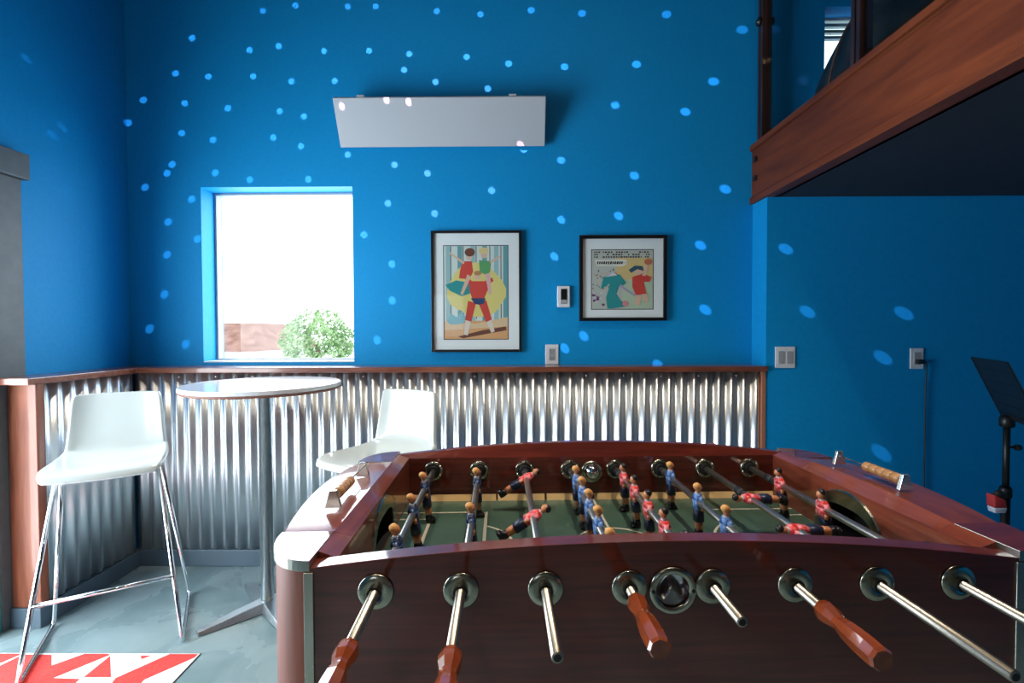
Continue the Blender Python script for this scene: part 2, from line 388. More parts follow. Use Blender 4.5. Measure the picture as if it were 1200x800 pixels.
def art1(p):
    p(R_(0, 0, 1, 1), K, 0); p(R_(.012, .008, .988, .992), PALE, 1)
    for i, x in enumerate((.04, .22, .42, .60, .78, .92)): p(R_(x, .01, x + .07, .80), (.13, .33, .36) if i % 2 else (.30, .48, .50), 2)
    for x in (.11, .30, .50, .71, .88): p(R_(x, .01, x + .012, .78), K, 3)
    p(R_(.012, .80, .988, .992), OR, 3); p([(.012, .80), (.5, .83), (.988, .76), (.988, .86), (.012, .90)], (.72, .50, .30), 4)
    p([(.22, .965), (.60, .90), (.96, .86), (.97, .90), (.66, .94), (.30, .985)], BRN, 5)
    p(blob(.50, .46, .45, .26, 20, .4, .08), YEL, 4); p(blob(.55, .60, .34, .16, 16), YEL, 5)
    p([(.05, .80), (.12, .72), (.20, .76), (.28, .71), (.36, .77), (.30, .83), (.10, .84)], (.20, .45, .52), 5)
    # three dancers, one holding up the other two
    p([(.03, .42), (.20, .37), (.42, .40), (.46, .50), (.28, .54), (.10, .48)], TEAL, 6)
    p(seg((.44, .60), (.38, .80), .065, .05), RED, 8); p(seg((.60, .60), (.70, .80), .065, .05), RED, 8)
    p(seg((.38, .80), (.34, .95), .04, .03), (.75, .62, .55), 8); p(seg((.70, .80), (.76, .92), .04, .03), (.75, .62, .55), 8)
    p([(.42, .56), (.65, .56), (.62, .62), (.55, .63), (.48, .62)], NAV, 9)
    p([(.40, .38), (.66, .38), (.69, .46), (.63, .56), (.44, .56), (.40, .47)], RED, 9)
    p(seg((.42, .40), (.34, .33), .035, .03), RED, 8); p(seg((.66, .40), (.76, .36), .04, .03), RED, 8)
    p(blob(.53, .32, .055, .045), FLESH, 10); p(blob(.53, .295, .06, .025), (.45, .22, .08), 11)
    p([(.30, .17), (.44, .17), (.46, .28), (.40, .36), (.24, .35), (.26, .26)], RED, 11); p(blob(.40, .12, .05, .04), FLESH, 12); p(blob(.41, .075, .08, .045), BRN, 12)
    p(seg((.32, .19), (.10, .08), .02, .014), FLESH, 12); p(seg((.40, .32), (.28, .52), .035, .02), FLESH, 12)
    p([(.55, .16), (.74, .17), (.72, .28), (.66, .32), (.56, .28)], GRN, 11); p(blob(.63, .10, .05, .04), FLESH, 12); p(blob(.62, .06, .075, .035), (.72, .55, .25), 12)
    p(seg((.72, .18), (.88, .12), .02, .014), FLESH, 12); p(seg((.68, .30), (.72, .52), .04, .02), (.72, .40, .40), 12)
def art2(p):
    p(R_(0, 0, 1, 1), K, 0); p(R_(.012, .012, .988, .988), (.50, .50, .45), 1)
    p(R_(.40, .14, .985, .55), (.70, .50, .22), 2); p(R_(.50, .50, .985, .985), (.48, .56, .40), 2)
    p([(.06, .17), (.56, .17), (.58, .24), (.50, .28), (.08, .27)], (.74, .70, .62), 3)
    rr = random.Random(3)
    for r_ in range(3):
        x = .05
        while x < .93:
            w = rr.uniform(.012, .035)
            if rr.random() < .75: p(R_(x, .035 + .04*r_, x + w, .058 + .04*r_), K, 3)
            x += w + .015
    x = .09
    while x < .50:
        w = rr.uniform(.015, .03); p([(x+.01, .20), (x+w+.01, .20), (x+w, .245), (x, .245)], K, 4); x += w + .014
    for i in range(46):
        x, y = rr.uniform(.02, .42), rr.uniform(.32, .66); p(R_(x, y, x + .018, y + .014), K if i % 3 else (.7, .3, .15), 3)
    for i in range(14):
        x, y = rr.uniform(.03, .20), rr.uniform(.72, .95); p(blob(x, y, .028, .022, 6), (.16, .06, .14) if i % 2 else (.60, .55, .62), 4)
    p([(.20, .46), (.32, .40), (.46, .42), (.52, .52), (.44, .62), (.40, .74), (.48, .86), (.56, .88), (.54, .95), (.34, .98), (.26, .98), (.24, .80), (.28, .66), (.30, .56), (.22, .62), (.15, .66)], TEAL, 6)
    p([(.34, .40), (.46, .42), (.56, .56), (.50, .60), (.40, .47)], TEAL, 7); p([(.22, .46), (.36, .38), (.42, .43), (.28, .45)], (.70, .62, .68), 8)
    p(seg((.46, .60), (.72, .78), .022, .018), (.42, .34, .50), 7); p(blob(.55, .90, .05, .05), (.68, .25, .28), 8)
    p([(.66, .46), (.82, .40), (.96, .46), (.94, .54), (.84, .54), (.88, .74), (.72, .76), (.66, .62)], RED, 8)
    p(blob(.75, .36, .07, .07), FLESH, 9); p([(.60, .34), (.70, .27), (.82, .28), (.84, .36), (.74, .33), (.64, .39)], (.03, .10, .14), 10)
    p(seg((.84, .44), (.90, .26), .03, .025), FLESH, 9); p(blob(.91, .21, .06, .05), (.55, .15, .08), 9)
    p(seg((.76, .76), (.74, .92), .05, .04), FLESH, 8); p(seg((.86, .74), (.88, .88), .045, .03), FLESH, 8)
picture(-.489, .029, 1.181, 1.876, 'tall black-framed comic style print of figures in red on yellow, between window and thermostat', art1, .014, (-.19, .185, -.277, .266))
picture(.362, .861, 1.357, 1.846, 'square black-framed comic style print with a teal figure and a figure in red', art2, .019, (-.182, .176, -.18, .165))

# thermostat, outlets, switches
t = thing('thermostat', 'small white wall thermostat with dark screen between the two pictures', 'thermostat', (.272, YB, 1.497))
boxo('housing', 'plastic', ((-.037, -.022, -.061), (.037, 0, .061)), parent=t, bevel=.006)
boxo('screen', 'blackframe', ((-.016, -.0245, -.040), (.019, -.0215, .044)), parent=t)
boxo('display', 'plastic2', ((-.014, -.0252, -.038), (.017, -.0247, -.018)), parent=t)
t = thing('wall_outlet', 'white outlet plate just above the wooden cap below the tall picture right edge', 'outlet', (.205, YB, 1.1645))
boxo('plate', 'plastic', ((-.038, -.007, -.0575), (.038, 0, .0575)), parent=t, bevel=.003)
boxo('socket_face', 'plastic2', ((-.018, -.0095, -.034), (.018, -.006, .034)), parent=t, bevel=.001)
mb = MB()
for z in (-.02, .02):
    mb.box((-.008, -.0105, z-.006), (-.006, -.0095, z+.006)); mb.box((.006, -.0105, z-.006), (.008, -.0095, z+.006)); mb.lathe([(.0025, -.0105), (.0025, -.0095)], (0, 0, z-.012), 1, 8)
mb.build('slots', 'black', t)
t = thing('switch_plate', 'square white double switch plate beside the wainscot end', 'switch', (1.460, YF, 1.153))
boxo('plate', 'plastic', ((-.054, -.007, -.058), (.054, 0, .058)), parent=t, bevel=.003)
for s in (-1, 1):
    r_ = boxo('rocker', 'plastic2', ((s*.023-.0165, -.011, -.033), (s*.023+.0165, -.006, .033)), parent=t, bevel=.002)
t = thing('wall_outlet', 'white outlet plate with black plug on the dark blue wall at right', 'outlet', (2.17, YF, 1.145))
boxo('plate', 'plastic', ((-.036, -.007, -.056), (.036, 0, .056)), parent=t, bevel=.003)
boxo('socket_face', 'plastic2', ((-.018, -.0095, -.034), (.018, -.006, .034)), parent=t, bevel=.001)
mb = MB(); mb.box((-.012, -.034, -.028), (.020, -.0095, -.004)); mb.tube([(.02, -.02, -.016), (.036, -.022, -.018), (.042, -.02, -.04), (.043, -.012, -.15), (.046, -.010, -.35), (.043, -.012, -.60), (.052, -.010, -.85), (.050, -.03, -1.05), (.06, -.12, -1.138), (.35, -.20, -1.139)], .0035, 8)
pc = mb.build('power_cord', 'black'); pc.location = (2.17, YF, 1.145)
tag(pc, 'black plug with thin cord hanging down the blue wall from the right outlet', 'cord')

# ------------------------------------------------------------ bar stools
def make_stool(label):
    t = thing('bar_stool', label, 'bar stool', group='white shell bar stools')
    # shell: local +x = facing direction, y = width
    prof = [(.215, .728), (.205, .742), (.15, .748), (.06, .742), (-.04, .740), (-.11, .746), (-.155, .765), (-.178, .80), (-.188, .86), (-.196, .93), (-.206, 1.0), (-.212, 1.022)]
    hw = [.172, .188, .196, .198, .196, .190, .184, .178, .174, .170, .165, .157]
    mb = MB(); secs = []
    for (x, z), w in zip(prof, hw):
        row = []
        for j in range(13):
            u = -1 + 2 * j / 12
            cup = abs(u) ** 4
            dx = .028 * cup if z > .79 else 0
            dz = .014 * cup if z < .79 else 0
            xx = x - (.018 * u * u if x > .19 else 0)
            row.append((xx + dx, u * w, z + dz - (.010 * cup if x > .19 else 0)))
        secs.append(row)
    R = mb.loft(secs, True, False, False)
    o = mb.build('seat_shell', 'shell', t); k = o.modifiers.new('s', 'SOLIDIFY'); k.thickness = .022; k.offset = -1 ; k.use_even_offset = True
    k = o.modifiers.new('b', 'BEVEL'); k.width = .007; k.segments = 3; k.limit_method = 'ANGLE'; k.angle_limit = .8
    k = o.modifiers.new('u', 'SUBSURF'); k.levels = 1; k.render_levels = 1
    r = .0085
    for s in (-1, 1):
        mb = MB()
        F, B = (.20, s*.25, r), (-.25, s*.25, r)
        def rnd(a, c, b, n=5, d=.035):
            a, c, b = Vector(a), Vector(c), Vector(b); p0 = c + (a-c).normalized()*d; p1 = c + (b-c).normalized()*d
            return [p0.lerp(c, i/n).lerp(c.lerp(p1, i/n), i/n) for i in range(n+1)]
        tf, tb = (.045, s*.165, .722), (-.045, s*.165, .722)
        pts = [Vector(tf)] + rnd(tf, F, B) + rnd(F, B, tb) + [Vector(tb)]
        mb.tube(pts, r, 10); mb.build('leg_frame', 'chrome', t)
    mb = MB(); zz = .27; k_ = (zz - r) / (.722 - r)
    x_ = .20 + (.045 - .20) * k_; y_ = .25 + (.165 - .25) * k_
    mb.tube([(x_, -y_, zz), (x_, y_, zz)], .0085, 10); mb.build('footrest', 'chrome', t)
    mb = MB()
    for x in (.045, -.045): mb.tube([(x, -.166, .722), (x, .166, .722)], .008, 8)
    mb.box((-.07, -.12, .712), (.07, .12, .7285)); mb.build('seat_bracket', 'steel', t)
    return t
st = make_stool('white shell bar stool with chrome sled legs standing in front, over the red rug')
st.location = (-1.71, 2.01, .0029); st.rotation_euler = (0, 0, math.atan2(-.855, .52))
st2 = copy_tree(st); st2['label'] = 'white shell bar stool half hidden behind the foosball table, facing the round bar table'
st2.location = (-.585, 2.10, 0); st2.rotation_euler = (0, 0, math.atan2(-.89, -.46))

# ------------------------------------------------------------ round bar table
t = thing('bar_table', 'round white bar-height table on a steel pedestal in front of the window', 'table', (-1.175, 2.235, 0))
mb = MB(); mb.lathe([(.333, 1.042), (.338, 1.046), (.338, 1.060), (.335, 1.063)], seg=72, sm=False); tp = mb.build('tabletop', 'tabletop', t)
for f_ in tp.data.polygons: f_.use_smooth = False
mb = MB(); mb.lathe([(.328, 1.032), (.3375, 1.038), (.3375, 1.0425)], seg=72); mb.build('top_edge', 'topedge', t)
mb = MB(); mb.lathe([(.028, .03), (.028, 1.02), (.09, 1.022), (.09, 1.028)], seg=32, sm=False); pl = mb.build('pedestal', 'steel', t)
for f_ in pl.data.polygons: f_.use_smooth = len(f_.vertices) == 4
for k in range(4):
    mb = MB(); a = math.radians(45 + 90 * k)
    secs = []
    for d, hw_, z1 in ((.02, .038, .048), (.13, .034, .036), (.265, .026, .020), (.285, .022, .018)):
        secs.append([(d, -hw_, .004), (d, hw_, .004), (d, hw_ * .72, z1), (d, -hw_ * .72, z1)])
    mb.loft(secs); mb.lathe([(.012, 0), (.012, .006)], (.265, 0, 0), 2, 10)
    o = mb.build('foot', 'steel', t, bevel=.002); o.rotation_euler = (0, 0, a)

# ------------------------------------------------------------ rug
def rugp(mb, pts, z1):
    mb.prism(pts, 2, .0010, z1)
mb = MB(); mb.mi = 0
mb.prism([(-2.17, .62), (-1.255, .62), (-1.283, 1.912), (-2.17, 1.912)], 2, .0004, .0024)
mb.mi = 1
for q in ([(-2.165, 1.908), (-2.001, 1.909), (-2.034, 1.852), (-2.165, 1.79)],
          [(-1.997, 1.904), (-1.878, 1.902), (-1.818, 1.84), (-1.751, 1.909), (-1.656, 1.909), (-1.641, 1.903), (-1.746, 1.772), (-1.641, 1.768), (-1.631, 1.70), (-1.70, 1.60), (-1.849, 1.741), (-2.0, 1.62), (-2.05, 1.75)],
          [(-1.636, 1.897), (-1.532, 1.778), (-1.636, 1.777)],
          [(-1.502, 1.743), (-1.511, 1.773), (-1.404, 1.909), (-1.288, 1.909), (-1.289, 1.888), (-1.396, 1.765), (-1.387, 1.70), (-1.46, 1.62)],
          [(-1.514, 1.898), (-1.469, 1.9), (-1.494, 1.877)],
          [(-2.16, 1.55), (-1.95, 1.5), (-2.1, 1.3)], [(-1.75, 1.5), (-1.5, 1.45), (-1.62, 1.2), (-1.8, 1.25)], [(-1.42, 1.5), (-1.27, 1.45), (-1.27, 1.2)],
          [(-2.1, 1.1), (-1.8, 1.1), (-1.95, .8)], [(-1.6, 1.05), (-1.3, 1.1), (-1.45, .75)]):
    rugp(mb, q, .0028)
mb.mi = 2; mb.prism([(-1.283, 1.9125), (-1.278, 1.9125), (-1.250, .62), (-1.255, .62)], 2, .0004, .0022)
tag(mb.build('rug', ['rugw', 'rugr', 'rugd']), 'red and white geometric patterned rug on the concrete at lower left', 'rug')

# ------------------------------------------------------------ foosball table (local x along its length, y away from the camera)
FT = thing('foosball_table', 'large mahogany foosball table with steel rods and red and blue players', 'foosball table', (-.2497, .8417, 0), .0326)
CXX, CYY, TH = .525, .3877, .040
def arc(x, lo, hi, half=.641): return lo + (hi - lo) * (1 - ((x - CXX) / half) ** 2)
BOT = .56
def side(y0, y1, inner, name):
    mb = MB(); secs = []
    n = 28
    for i in range(n + 1):
        x = -.116 + 1.282 * i / n; zt = arc(x, .886, .926)
        if inner > 0: sec = [(x, y0, BOT), (x, y0, zt), (x, y1 - .004, zt), (x, y1, .885), (x, y1, BOT)]        # near panel
        else: sec = [(x, y0, BOT), (x, y0, .885), (x, y0 + .016, zt + .005), (x, y1, zt + .005), (x, y1, BOT)]   # far panel
        secs.append(sec)
    mb.loft(secs); return mb.build(name, 'mahog', FT, bevel=.0012)
near = side(0, TH, 1, 'side_panel'); far = side(.7354, .7754, -1, 'side_panel')
def endp(s):
    mb = MB()
    def X(v): return CXX + s * v
    secs = []; n = 40
    for i in range(n + 1):
        y = .128 + (.6474 - .128) * i / n; k = 1 - ((y - CYY) / .3877) ** 2
        k2 = 1 - ((y - CYY) / .2597) ** 2; zt = .8985 + .016 * k2; xo = .7455 + .0245 * k2
        secs.append([(X(.605), y, BOT), (X(.605), y, .885), (X(.641 - .014 * k2), y, zt), (X(xo - .004), y, zt - .004 - .006 * k2), (X(xo), y, zt - .008 - .006 * k2), (X(xo), y, BOT)])
    mb.loft(secs)
    o = mb.build('end_panel', 'mahogY', FT)
    c = MB(); pts = []
    w_, z0_, z1_, rr = .100, .7485, .838, .045
    pts = [(CYY - w_, z0_), (CYY + w_, z0_)]
    for i in range(7): a = PI/2 * i / 6; pts.append((CYY + w_ - rr + rr * math.cos(a), z1_ - rr + rr * math.sin(a)))
    for i in range(7): a = PI/2 + PI/2 * i / 6; pts.append((CYY - w_ + rr + rr * math.cos(a), z1_ - rr + rr * math.sin(a)))
    c.prism(pts, 0, X(.590), X(.700)); cu = c.build('c', 'dark'); cu.parent = FT
    bpy.context.view_layer.update(); cut(o, cu)
    mb = MB(); mb.bm.from_mesh(o.data)
    for ya, yb in ((TH + .0005, .128), (.6474, .735)):
        ss = []
        for i in range(4):
            y = ya + (yb - ya) * i / 3; ss.append([(X(.605), y, BOT), (X(.605), y, .885), (X(.6403), y, .8975), (X(.6405), y, BOT)])
        mb.loft(ss)
    bmesh.ops.recalc_face_normals(mb.bm, faces=mb.bm.faces); mb.bm.to_mesh(o.data); mb.bm.free()
    for f_ in o.data.polygons: f_.use_smooth = True
    k = o.modifiers.new('e', 'EDGE_SPLIT'); k.split_angle = .3
    # goal: arched metal plate, plus a black lining added as the shade inside
    g = MB(); outer = []; inner = []
    N_ = 24
    for i in range(N_ + 1):
        a = PI * i / N_; outer.append((CYY + .128 * math.cos(a), .7475 + .130 * math.sin(a) ** .8))
    # inner outline sampled by the same angle
    def inn(a):
        c_, s_ = math.cos(a), math.sin(a); e = 3.2
        r_ = (abs(c_ / (w_-.002)) ** e + abs(s_ / (z1_ - .7475 - .002)) ** e) ** (-1 / e); return (CYY + r_ * c_, .7475 + r_ * s_)
    secs = []
    for i in range(N_ + 1):
        a = PI * i / N_; q = inn(a); p = outer[i]
        secs.append([(X(.6045), *p), (X(.6005), p[0] - .003*math.cos(a), p[1] - .003*math.sin(a)), (X(.6005), *q), (X(.6045), *q)])
    g.loft(secs); gp = g.build('goal', 'brass', FT)
    b_ = MB(); ss = []
    for i in range(N_ + 1):
        q = inn(PI * i / N_); ss.append([(X(.606), *q), (X(.698), *q)])
    b_.loft(ss, False, False, False); b_.box((X(.695), CYY - .1, .748), (X(.699), CYY + .1, .838)); b_.box((X(.606), CYY - .098, .7488), (X(.697), CYY + .098, .7495))
    b_.build('goal_shade_lining', 'dark', gp)
for s in (-1, 1): endp(s)
# corner posts, caps, trim
def corner_poly(sx, sy, inset=0.):
    q = [(-.6412, 0)] + [(-.6412 - .1043 * math.sin(PI/2*i/16) ** .95, .128 - .128 * math.cos(PI/2*i/16) ** .95) for i in range(1, 17)] + [(-.6412, .1278)]
    P = []
    for x, y in q:
        P.append((CXX - sx * (x) * -1 if False else CXX + (x + (inset if x < -.66 else 0)) * (1 if sx < 0 else -1), (y + (inset if y < .06 and x < -.64 else 0)) if sy < 0 else 2 * CYY - y - (inset if y < .06 and x < -.64 else 0)))
    return P
for sx in (-1, 1):
    for sy in (-1, 1):
        q = [(x, y) for x, y in corner_poly(sx, sy, .004)]
        # post stays clear of the panels: outer part only
        mb = MB(); mb.prism(q, 2, 0.03, .879, True); po = mb.build('corner_post', 'mahogZ', FT); k = po.modifiers.new('e', 'EDGE_SPLIT'); k.split_angle = .6
        ft = MB(); cx_ = CXX + (-.69) * (1 if sx < 0 else -1); cy_ = .06 if sy < 0 else 2 * CYY - .06
        ft.lathe([(.03, 0), (.03, .02), (.012, .022), (.012, .031)], (cx_, cy_, 0), 2, 16); ft.build('foot', 'rubber', po)
        mb = MB(); P = corner_poly(sx, sy)
        mb.mi = 0; mb.prism(P, 2, .8795, .8985)
        for f_ in mb.bm.faces:
            if all(abs(v_.co.z - .8985) < 1e-5 for v_ in f_.verts): f_.material_index = 1
        mb.build('corner_cap', ['trimmetal', 'mahog'], FT, bevel=.0008)
        mb = MB(); xs = CXX + sx * .634; y0 = -.0035 if sy < 0 else 2 * CYY + .0035; y1 = .0045 if sy < 0 else 2 * CYY - .0045
        mb.box((min(xs, xs + sx * .017), min(y0, y1), .10), (max(xs, xs + sx * .017), max(y0, y1), .879)); mb.build('corner_strip', 'trimmetal', FT, bevel=.001)
# cabinet bottom and playing field
boxo('cabinet_floor', 'mahog', ((-.079, .041, BOT), (1.129, .7345, BOT + .018)), parent=FT)
mb = MB(); ZF = .745
mb.mi = 0; mb.box((-.0795, .0405, ZF - .012), (1.1295, .735, ZF))
def fbox(x0, y0, x1, y1): mb.box((x0, y0, ZF), (x1, y1, ZF + .0006))
mb.mi = 1; lw = .0035
def rect(x0, y0, x1, y1):
    fbox(x0, y0 - lw, x1, y0 + lw); fbox(x0, y1 - lw, x1, y1 + lw)
for s in (0, 1):
    f_ = (lambda x: x) if s == 0 else (lambda x: 1.05 - x)
    for x1, ya, yb in ((.176, .150, .626), (.012, .230, .575)):
        a, b = sorted((f_(-.078), f_(x1)))
        rect(a, ya, b, yb); q = f_(x1); fbox(q - lw - .001, ya - lw, q + lw + .001, yb + lw)
    cxx = f_(.10)
    prev = None
    secs = []
    for i in range(21):
        a = math.radians(-58 + 116 * i / 20); d = 1 if s == 0 else -1
        ca, sa = math.cos(a) * d, math.sin(a)
        if cxx * d + .155 * math.cos(a) > q * d: secs.append([(cxx + .152*ca, CYY + .152*sa, ZF), (cxx + .159*ca, CYY + .159*sa, ZF), (cxx + .159*ca, CYY + .159*sa, ZF + .0006), (cxx + .152*ca, CYY + .152*sa, ZF + .0006)])
    mb.loft(secs)
fbox(.525 - lw, .042, .525 + lw, .734)
secs = []
for i in range(41):
    a = 2 * PI * i / 40; secs.append([(.525 + r_*math.cos(a), CYY + r_*math.sin(a), z_) for r_, z_ in ((.105, ZF), (.112, ZF), (.112, ZF+.0006), (.105, ZF+.0006))])
mb.loft(secs, caps=False)
mb.mi = 2
for y0, y1, yt in ((.0405, .0505, .0405), (.7255, .7350, .7350)):
    for a, b in ((-.0795, .205), (.211, .365), (.372, .520), (.53, .70), (.706, .86), (.866, 1.1295)):
        mb.prism([(y0, ZF), (y1, ZF), (yt, ZF + .019)], 0, a, b)
mb.build('playing_field', ['field', 'line', 'edge'], FT)

# rod bearings
def bearing(nearside):
    mb = MB(); c = (0, 0, 0)
    if nearside:
        mb.mi = 0; mb.lathe([(.0315, .0), (.0315, -.003), (.030, -.005), (.026, -.0052), (.013, -.014), (.0125, -.010)], c, 1, 40)
        mb.mi = 1; mb.lathe([(.0122, .0), (.0122, -.0125), (.0096, -.0128), (.0094, -.002)], c, 1, 24)
    else:
        mb.mi = 0; mb.lathe([(.024, 0), (.0315, .0), (.0315, -.004), (.029, -.007), (.023, -.008), (.020, -.004)], c, 1, 40)
        for i in range(6):
            a = 2 * PI * (i + .5) / 6; mb.ell((.0265*math.cos(a), -.006, .0265*math.sin(a)), (.0045, .004, .0045), 8, 6)
        mb.mi = 1; mb.lathe([(.022, 0), (.021, -.005), (.0185, -.007), (.0095, -.016), (.0090, -.004)], c, 1, 24)
    return mb
bn = bearing(True).build('rod_bearing', ['brass', 'rubber'], FT); bn.location = (0, -.0005, .844)
bf = bearing(False).build('rod_bearing', ['brass', 'rubber'], FT); bf.location = (0, .7350, .844)
for i in range(1, 8):
    for b_ in (bn, bf):
        c = b_.copy(); COL.objects.link(c); c.parent = FT; c.location = (.15 * i, b_.location.y, .844)
# outer bearings on the far side
for i in range(8):
    c = bn.copy(); COL.objects.link(c); c.parent = FT; c.location = (.15 * i, .776, .844); c.rotation_euler = (0, 0, PI)
# serving cup: round plate with a scooped bowl, ball chute on the inside
c = MB(); c.lathe([(.0295, -.01), (.0295, .034)], (.528, 0, .838), 1, 40); cu = c.build('c', 'dark'); cu.parent = FT
bpy.context.view_layer.update(); cut(near, cu)
sc_ = MB()
sc_.lathe([(.0300, .0), (.0425, 0), (.0425, -.004), (.040, -.0065), (.032, -.0065), (.0300, -.004)], (.528, -.0005, .838), 1, 48, caps=False)
cup = sc_.build('serving_cup', 'brass', FT)
mb = MB(); secs = []
for i in range(15):
    r0 = .0289 * i / 14 + .0003; row = []
    for j in range(40):
        a = 2 * PI * j / 40; x, z = r0 * math.cos(a), r0 * math.sin(a)
        u = (z - .10 * x - .009 * math.sin(x * 150 + 1.2) + .004) / .012; u = max(0, min(1, .5 + .5 * u)); u = u * u * (3 - 2 * u)
        row.append((.528 + x, .001 + .020 * u + .006 * (1 - (r0 / .0289) ** 2) , .838 + z))
    secs.append(row)
mb.loft(secs, True, False); mb.build('scoop', 'steel', cup, solid=.001)
for s in (-1, 1): mb = MB(); mb.lathe([(.0035, -.0066), (.0035, -.0076)], (.528 + s * .036, -.0005, .838), 1, 10); mb.build('screw', 'rubber', cup)
mb = MB(); mb.lathe([(.036, 0), (.036, -.004), (.030, -.006), (.026, -.006)], (.522, .735, .835), 1, 36)
sc2 = mb.build('serving_cup', 'brass', FT)
mb = MB(); secs = []
for i in range(10):
    a = PI/2 * i / 9; secs.append([(.522 + .026*math.cos(a)*math.cos(b), .729 - .030*math.sin(a), .838 + .026*math.cos(a)*math.sin(b)) for b in [2*PI*j/28 for j in range(28)]])
mb.loft(secs, True); mb.build('dome', 'chrome', sc2)

# players and rods
def player_mesh(team):
    mb = MB()                                    # local z = 0 at the rod axis, faces +x
    def slab(z0, z1, a0, a1, b0, b1, x0=0, x1=0, mi=0, n=12, e=.55):
        mb.mi = mi; secs = []
        for k in range(3):
            u = k / 2; z = z0 + (z1 - z0) * u; a = a0 + (a1 - a0) * u; b = b0 + (b1 - b0) * u; xc = x0 + (x1 - x0) * u
            secs.append([(xc + a*math.copysign(abs(math.cos(t))**e, math.cos(t)), b*math.copysign(abs(math.sin(t))**e, math.sin(t)), z) for t in [2*PI*(j+.5)/n for j in range(n)]])
        mb.loft(secs, True)
    slab(-.089, -.080, .0125, .0115, .0105, .0105, .004, .002, 4)      # boots block
    slab(-.080, -.068, .0095, .0080, .0100, .0095, .0, .0, 4)
    slab(-.068, -.048, .0080, .0088, .0095, .0105, .0, .0, 0)          # bare legs
    slab(-.048, -.020, .0112, .0105, .0135, .0130, .0, .0, 2)          # shorts
    slab(-.020, .006, .0098, .0115, .0125, .0150, .0, .0, 1)           # jersey
    slab(.006, .020, .0115, .0070, .0152, .0095, .0, .0, 1)
    for s in (-1, 1):
        mb.mi = 1; mb.tube([(0, s*.0135, .014), (.002, s*.0165, .0), (.004, s*.0160, -.008)], [.005, .005, .0045], 8)
        mb.mi = 0; mb.tube([(.004, s*.0160, -.008), (.006, s*.0145, -.020)], [.0042, .0038], 8)
    slab(.019, .0225, .0062, .0058, .0070, .0064, .0, .0, 5)
    mb.mi = 0; mb.tube([(0, 0, .020), (0, 0, .026)], .0045, 8); mb.ell((.001, 0, .0335), (.0088, .0082, .0105), 12, 9)
    mb.ell((.0095, 0, .032), (.002, .0016, .0022), 6, 5)
    mb.mi = 3; mb.ell((-.0018, 0, .0375), (.0092, .0090, .0085), 12, 8)
    o = mb.build('player', {'b': ['skin', 'bluejersey', 'navy', 'blond', 'shoe', 'collar'], 'n': ['skin', 'darkjersey', 'navy', 'blond', 'shoe', 'collar'],
                            'r': ['skin', 'redjersey', 'navy', 'hair', 'shoe', 'collar']}[team])
    me = o.data; bpy.data.objects.remove(o); return me
PM = {k: player_mesh(k) for k in 'bnr'}
def handle_mesh():
    mb = MB(); prof = [(.0105, .0), (.0155, -.003), (.0178, -.014), (.0172, -.024), (.0125, -.040), (.0122, -.046), (.0160, -.064), (.0178, -.085), (.0186, -.105), (.0180, -.124), (.0150, -.129)]
    mb.lathe(prof, (0, 0, 0), 1, 8, sm=False)
    o = mb.build('handle', 'handle', bevel=.0018); return o
HP = handle_mesh(); hme = HP.data; bpy.data.objects.remove(HP)
# (team, near end of rod, far end, handle start or None on the near side, tilt of the figures, figure positions)
RODS = [('n', -.15, .86, -.15, 8, (.552, .366, .176)), ('n', -.17, .86, -.17, 3, (.590, .297)), ('r', -.184, .93, None, -58, (.640, .330, .06)),
        ('b', -.042, .86, -.042, 2, (.600, .492, .386, .268, .140)), ('r', -.110, .93, None, 4, (.620, .500, .374, .250, .120)), ('b', -.074, .86, -.074, 2, (.635, .425, .262)),
        ('r', -.238, .93, None, 88, (.440, .232)), ('r', -.30, .93, None, 10, (.556, .364, .055))]
for i, (team, yn, yf, hs, tilt, ys) in enumerate(RODS):
    mb = MB(); mb.lathe([(.0065, yn - (.0 if hs is None else .02)), (.0087, yn + .001 - (0 if hs is None else .02)), (.0087, yf)], (0, 0, 0), 1, 20)
    mb.mi = 1
    for y in (TH + .012,): mb.lathe([(.0085, y - .006), (.0125, y - .005), (.0125, y + .010), (.0085, y + .011)], (0, 0, 0), 1, 16)
    yy = max(ys) + .040
    mb.lathe([(.0085, yy), (.0115, yy + .001), (.0115, min(yy + .030, .712)), (.0085, min(yy + .031, .713))], (0, 0, 0), 1, 16)
    if hs is None:
        mb.mi = 1; mb.lathe([(.0055, yn - .0006), (.0062, yn + .0002)], (0, 0, 0), 1, 16)
    rod = mb.build('player_rod', ['rod', 'rubber'], FT); rod.location = (.15 * i, 0, .844)
    for y in ys:
        o = bpy.data.objects.new('player', PM[team]); COL.objects.link(o); o.parent = rod; o.location = (0, y, 0); o.scale = (1.12, 1.12, 1.09)
        fl = 0 if team in 'bn' else PI
        # tilt > 0 swings the feet towards +x
        o.rotation_euler = (0, math.radians(-tilt) if fl == 0 else math.radians(tilt), fl)
        if fl: o.rotation_mode = 'XYZ'
    h = bpy.data.objects.new('handle', hme); COL.objects.link(h); h.parent = rod
    if hs is not None: h.location = (0, hs, 0); h.rotation_euler = (0, math.radians(12 + 9 * i), 0)
    else: h.location = (0, .90, 0); h.rotation_euler = (0, 0, PI)

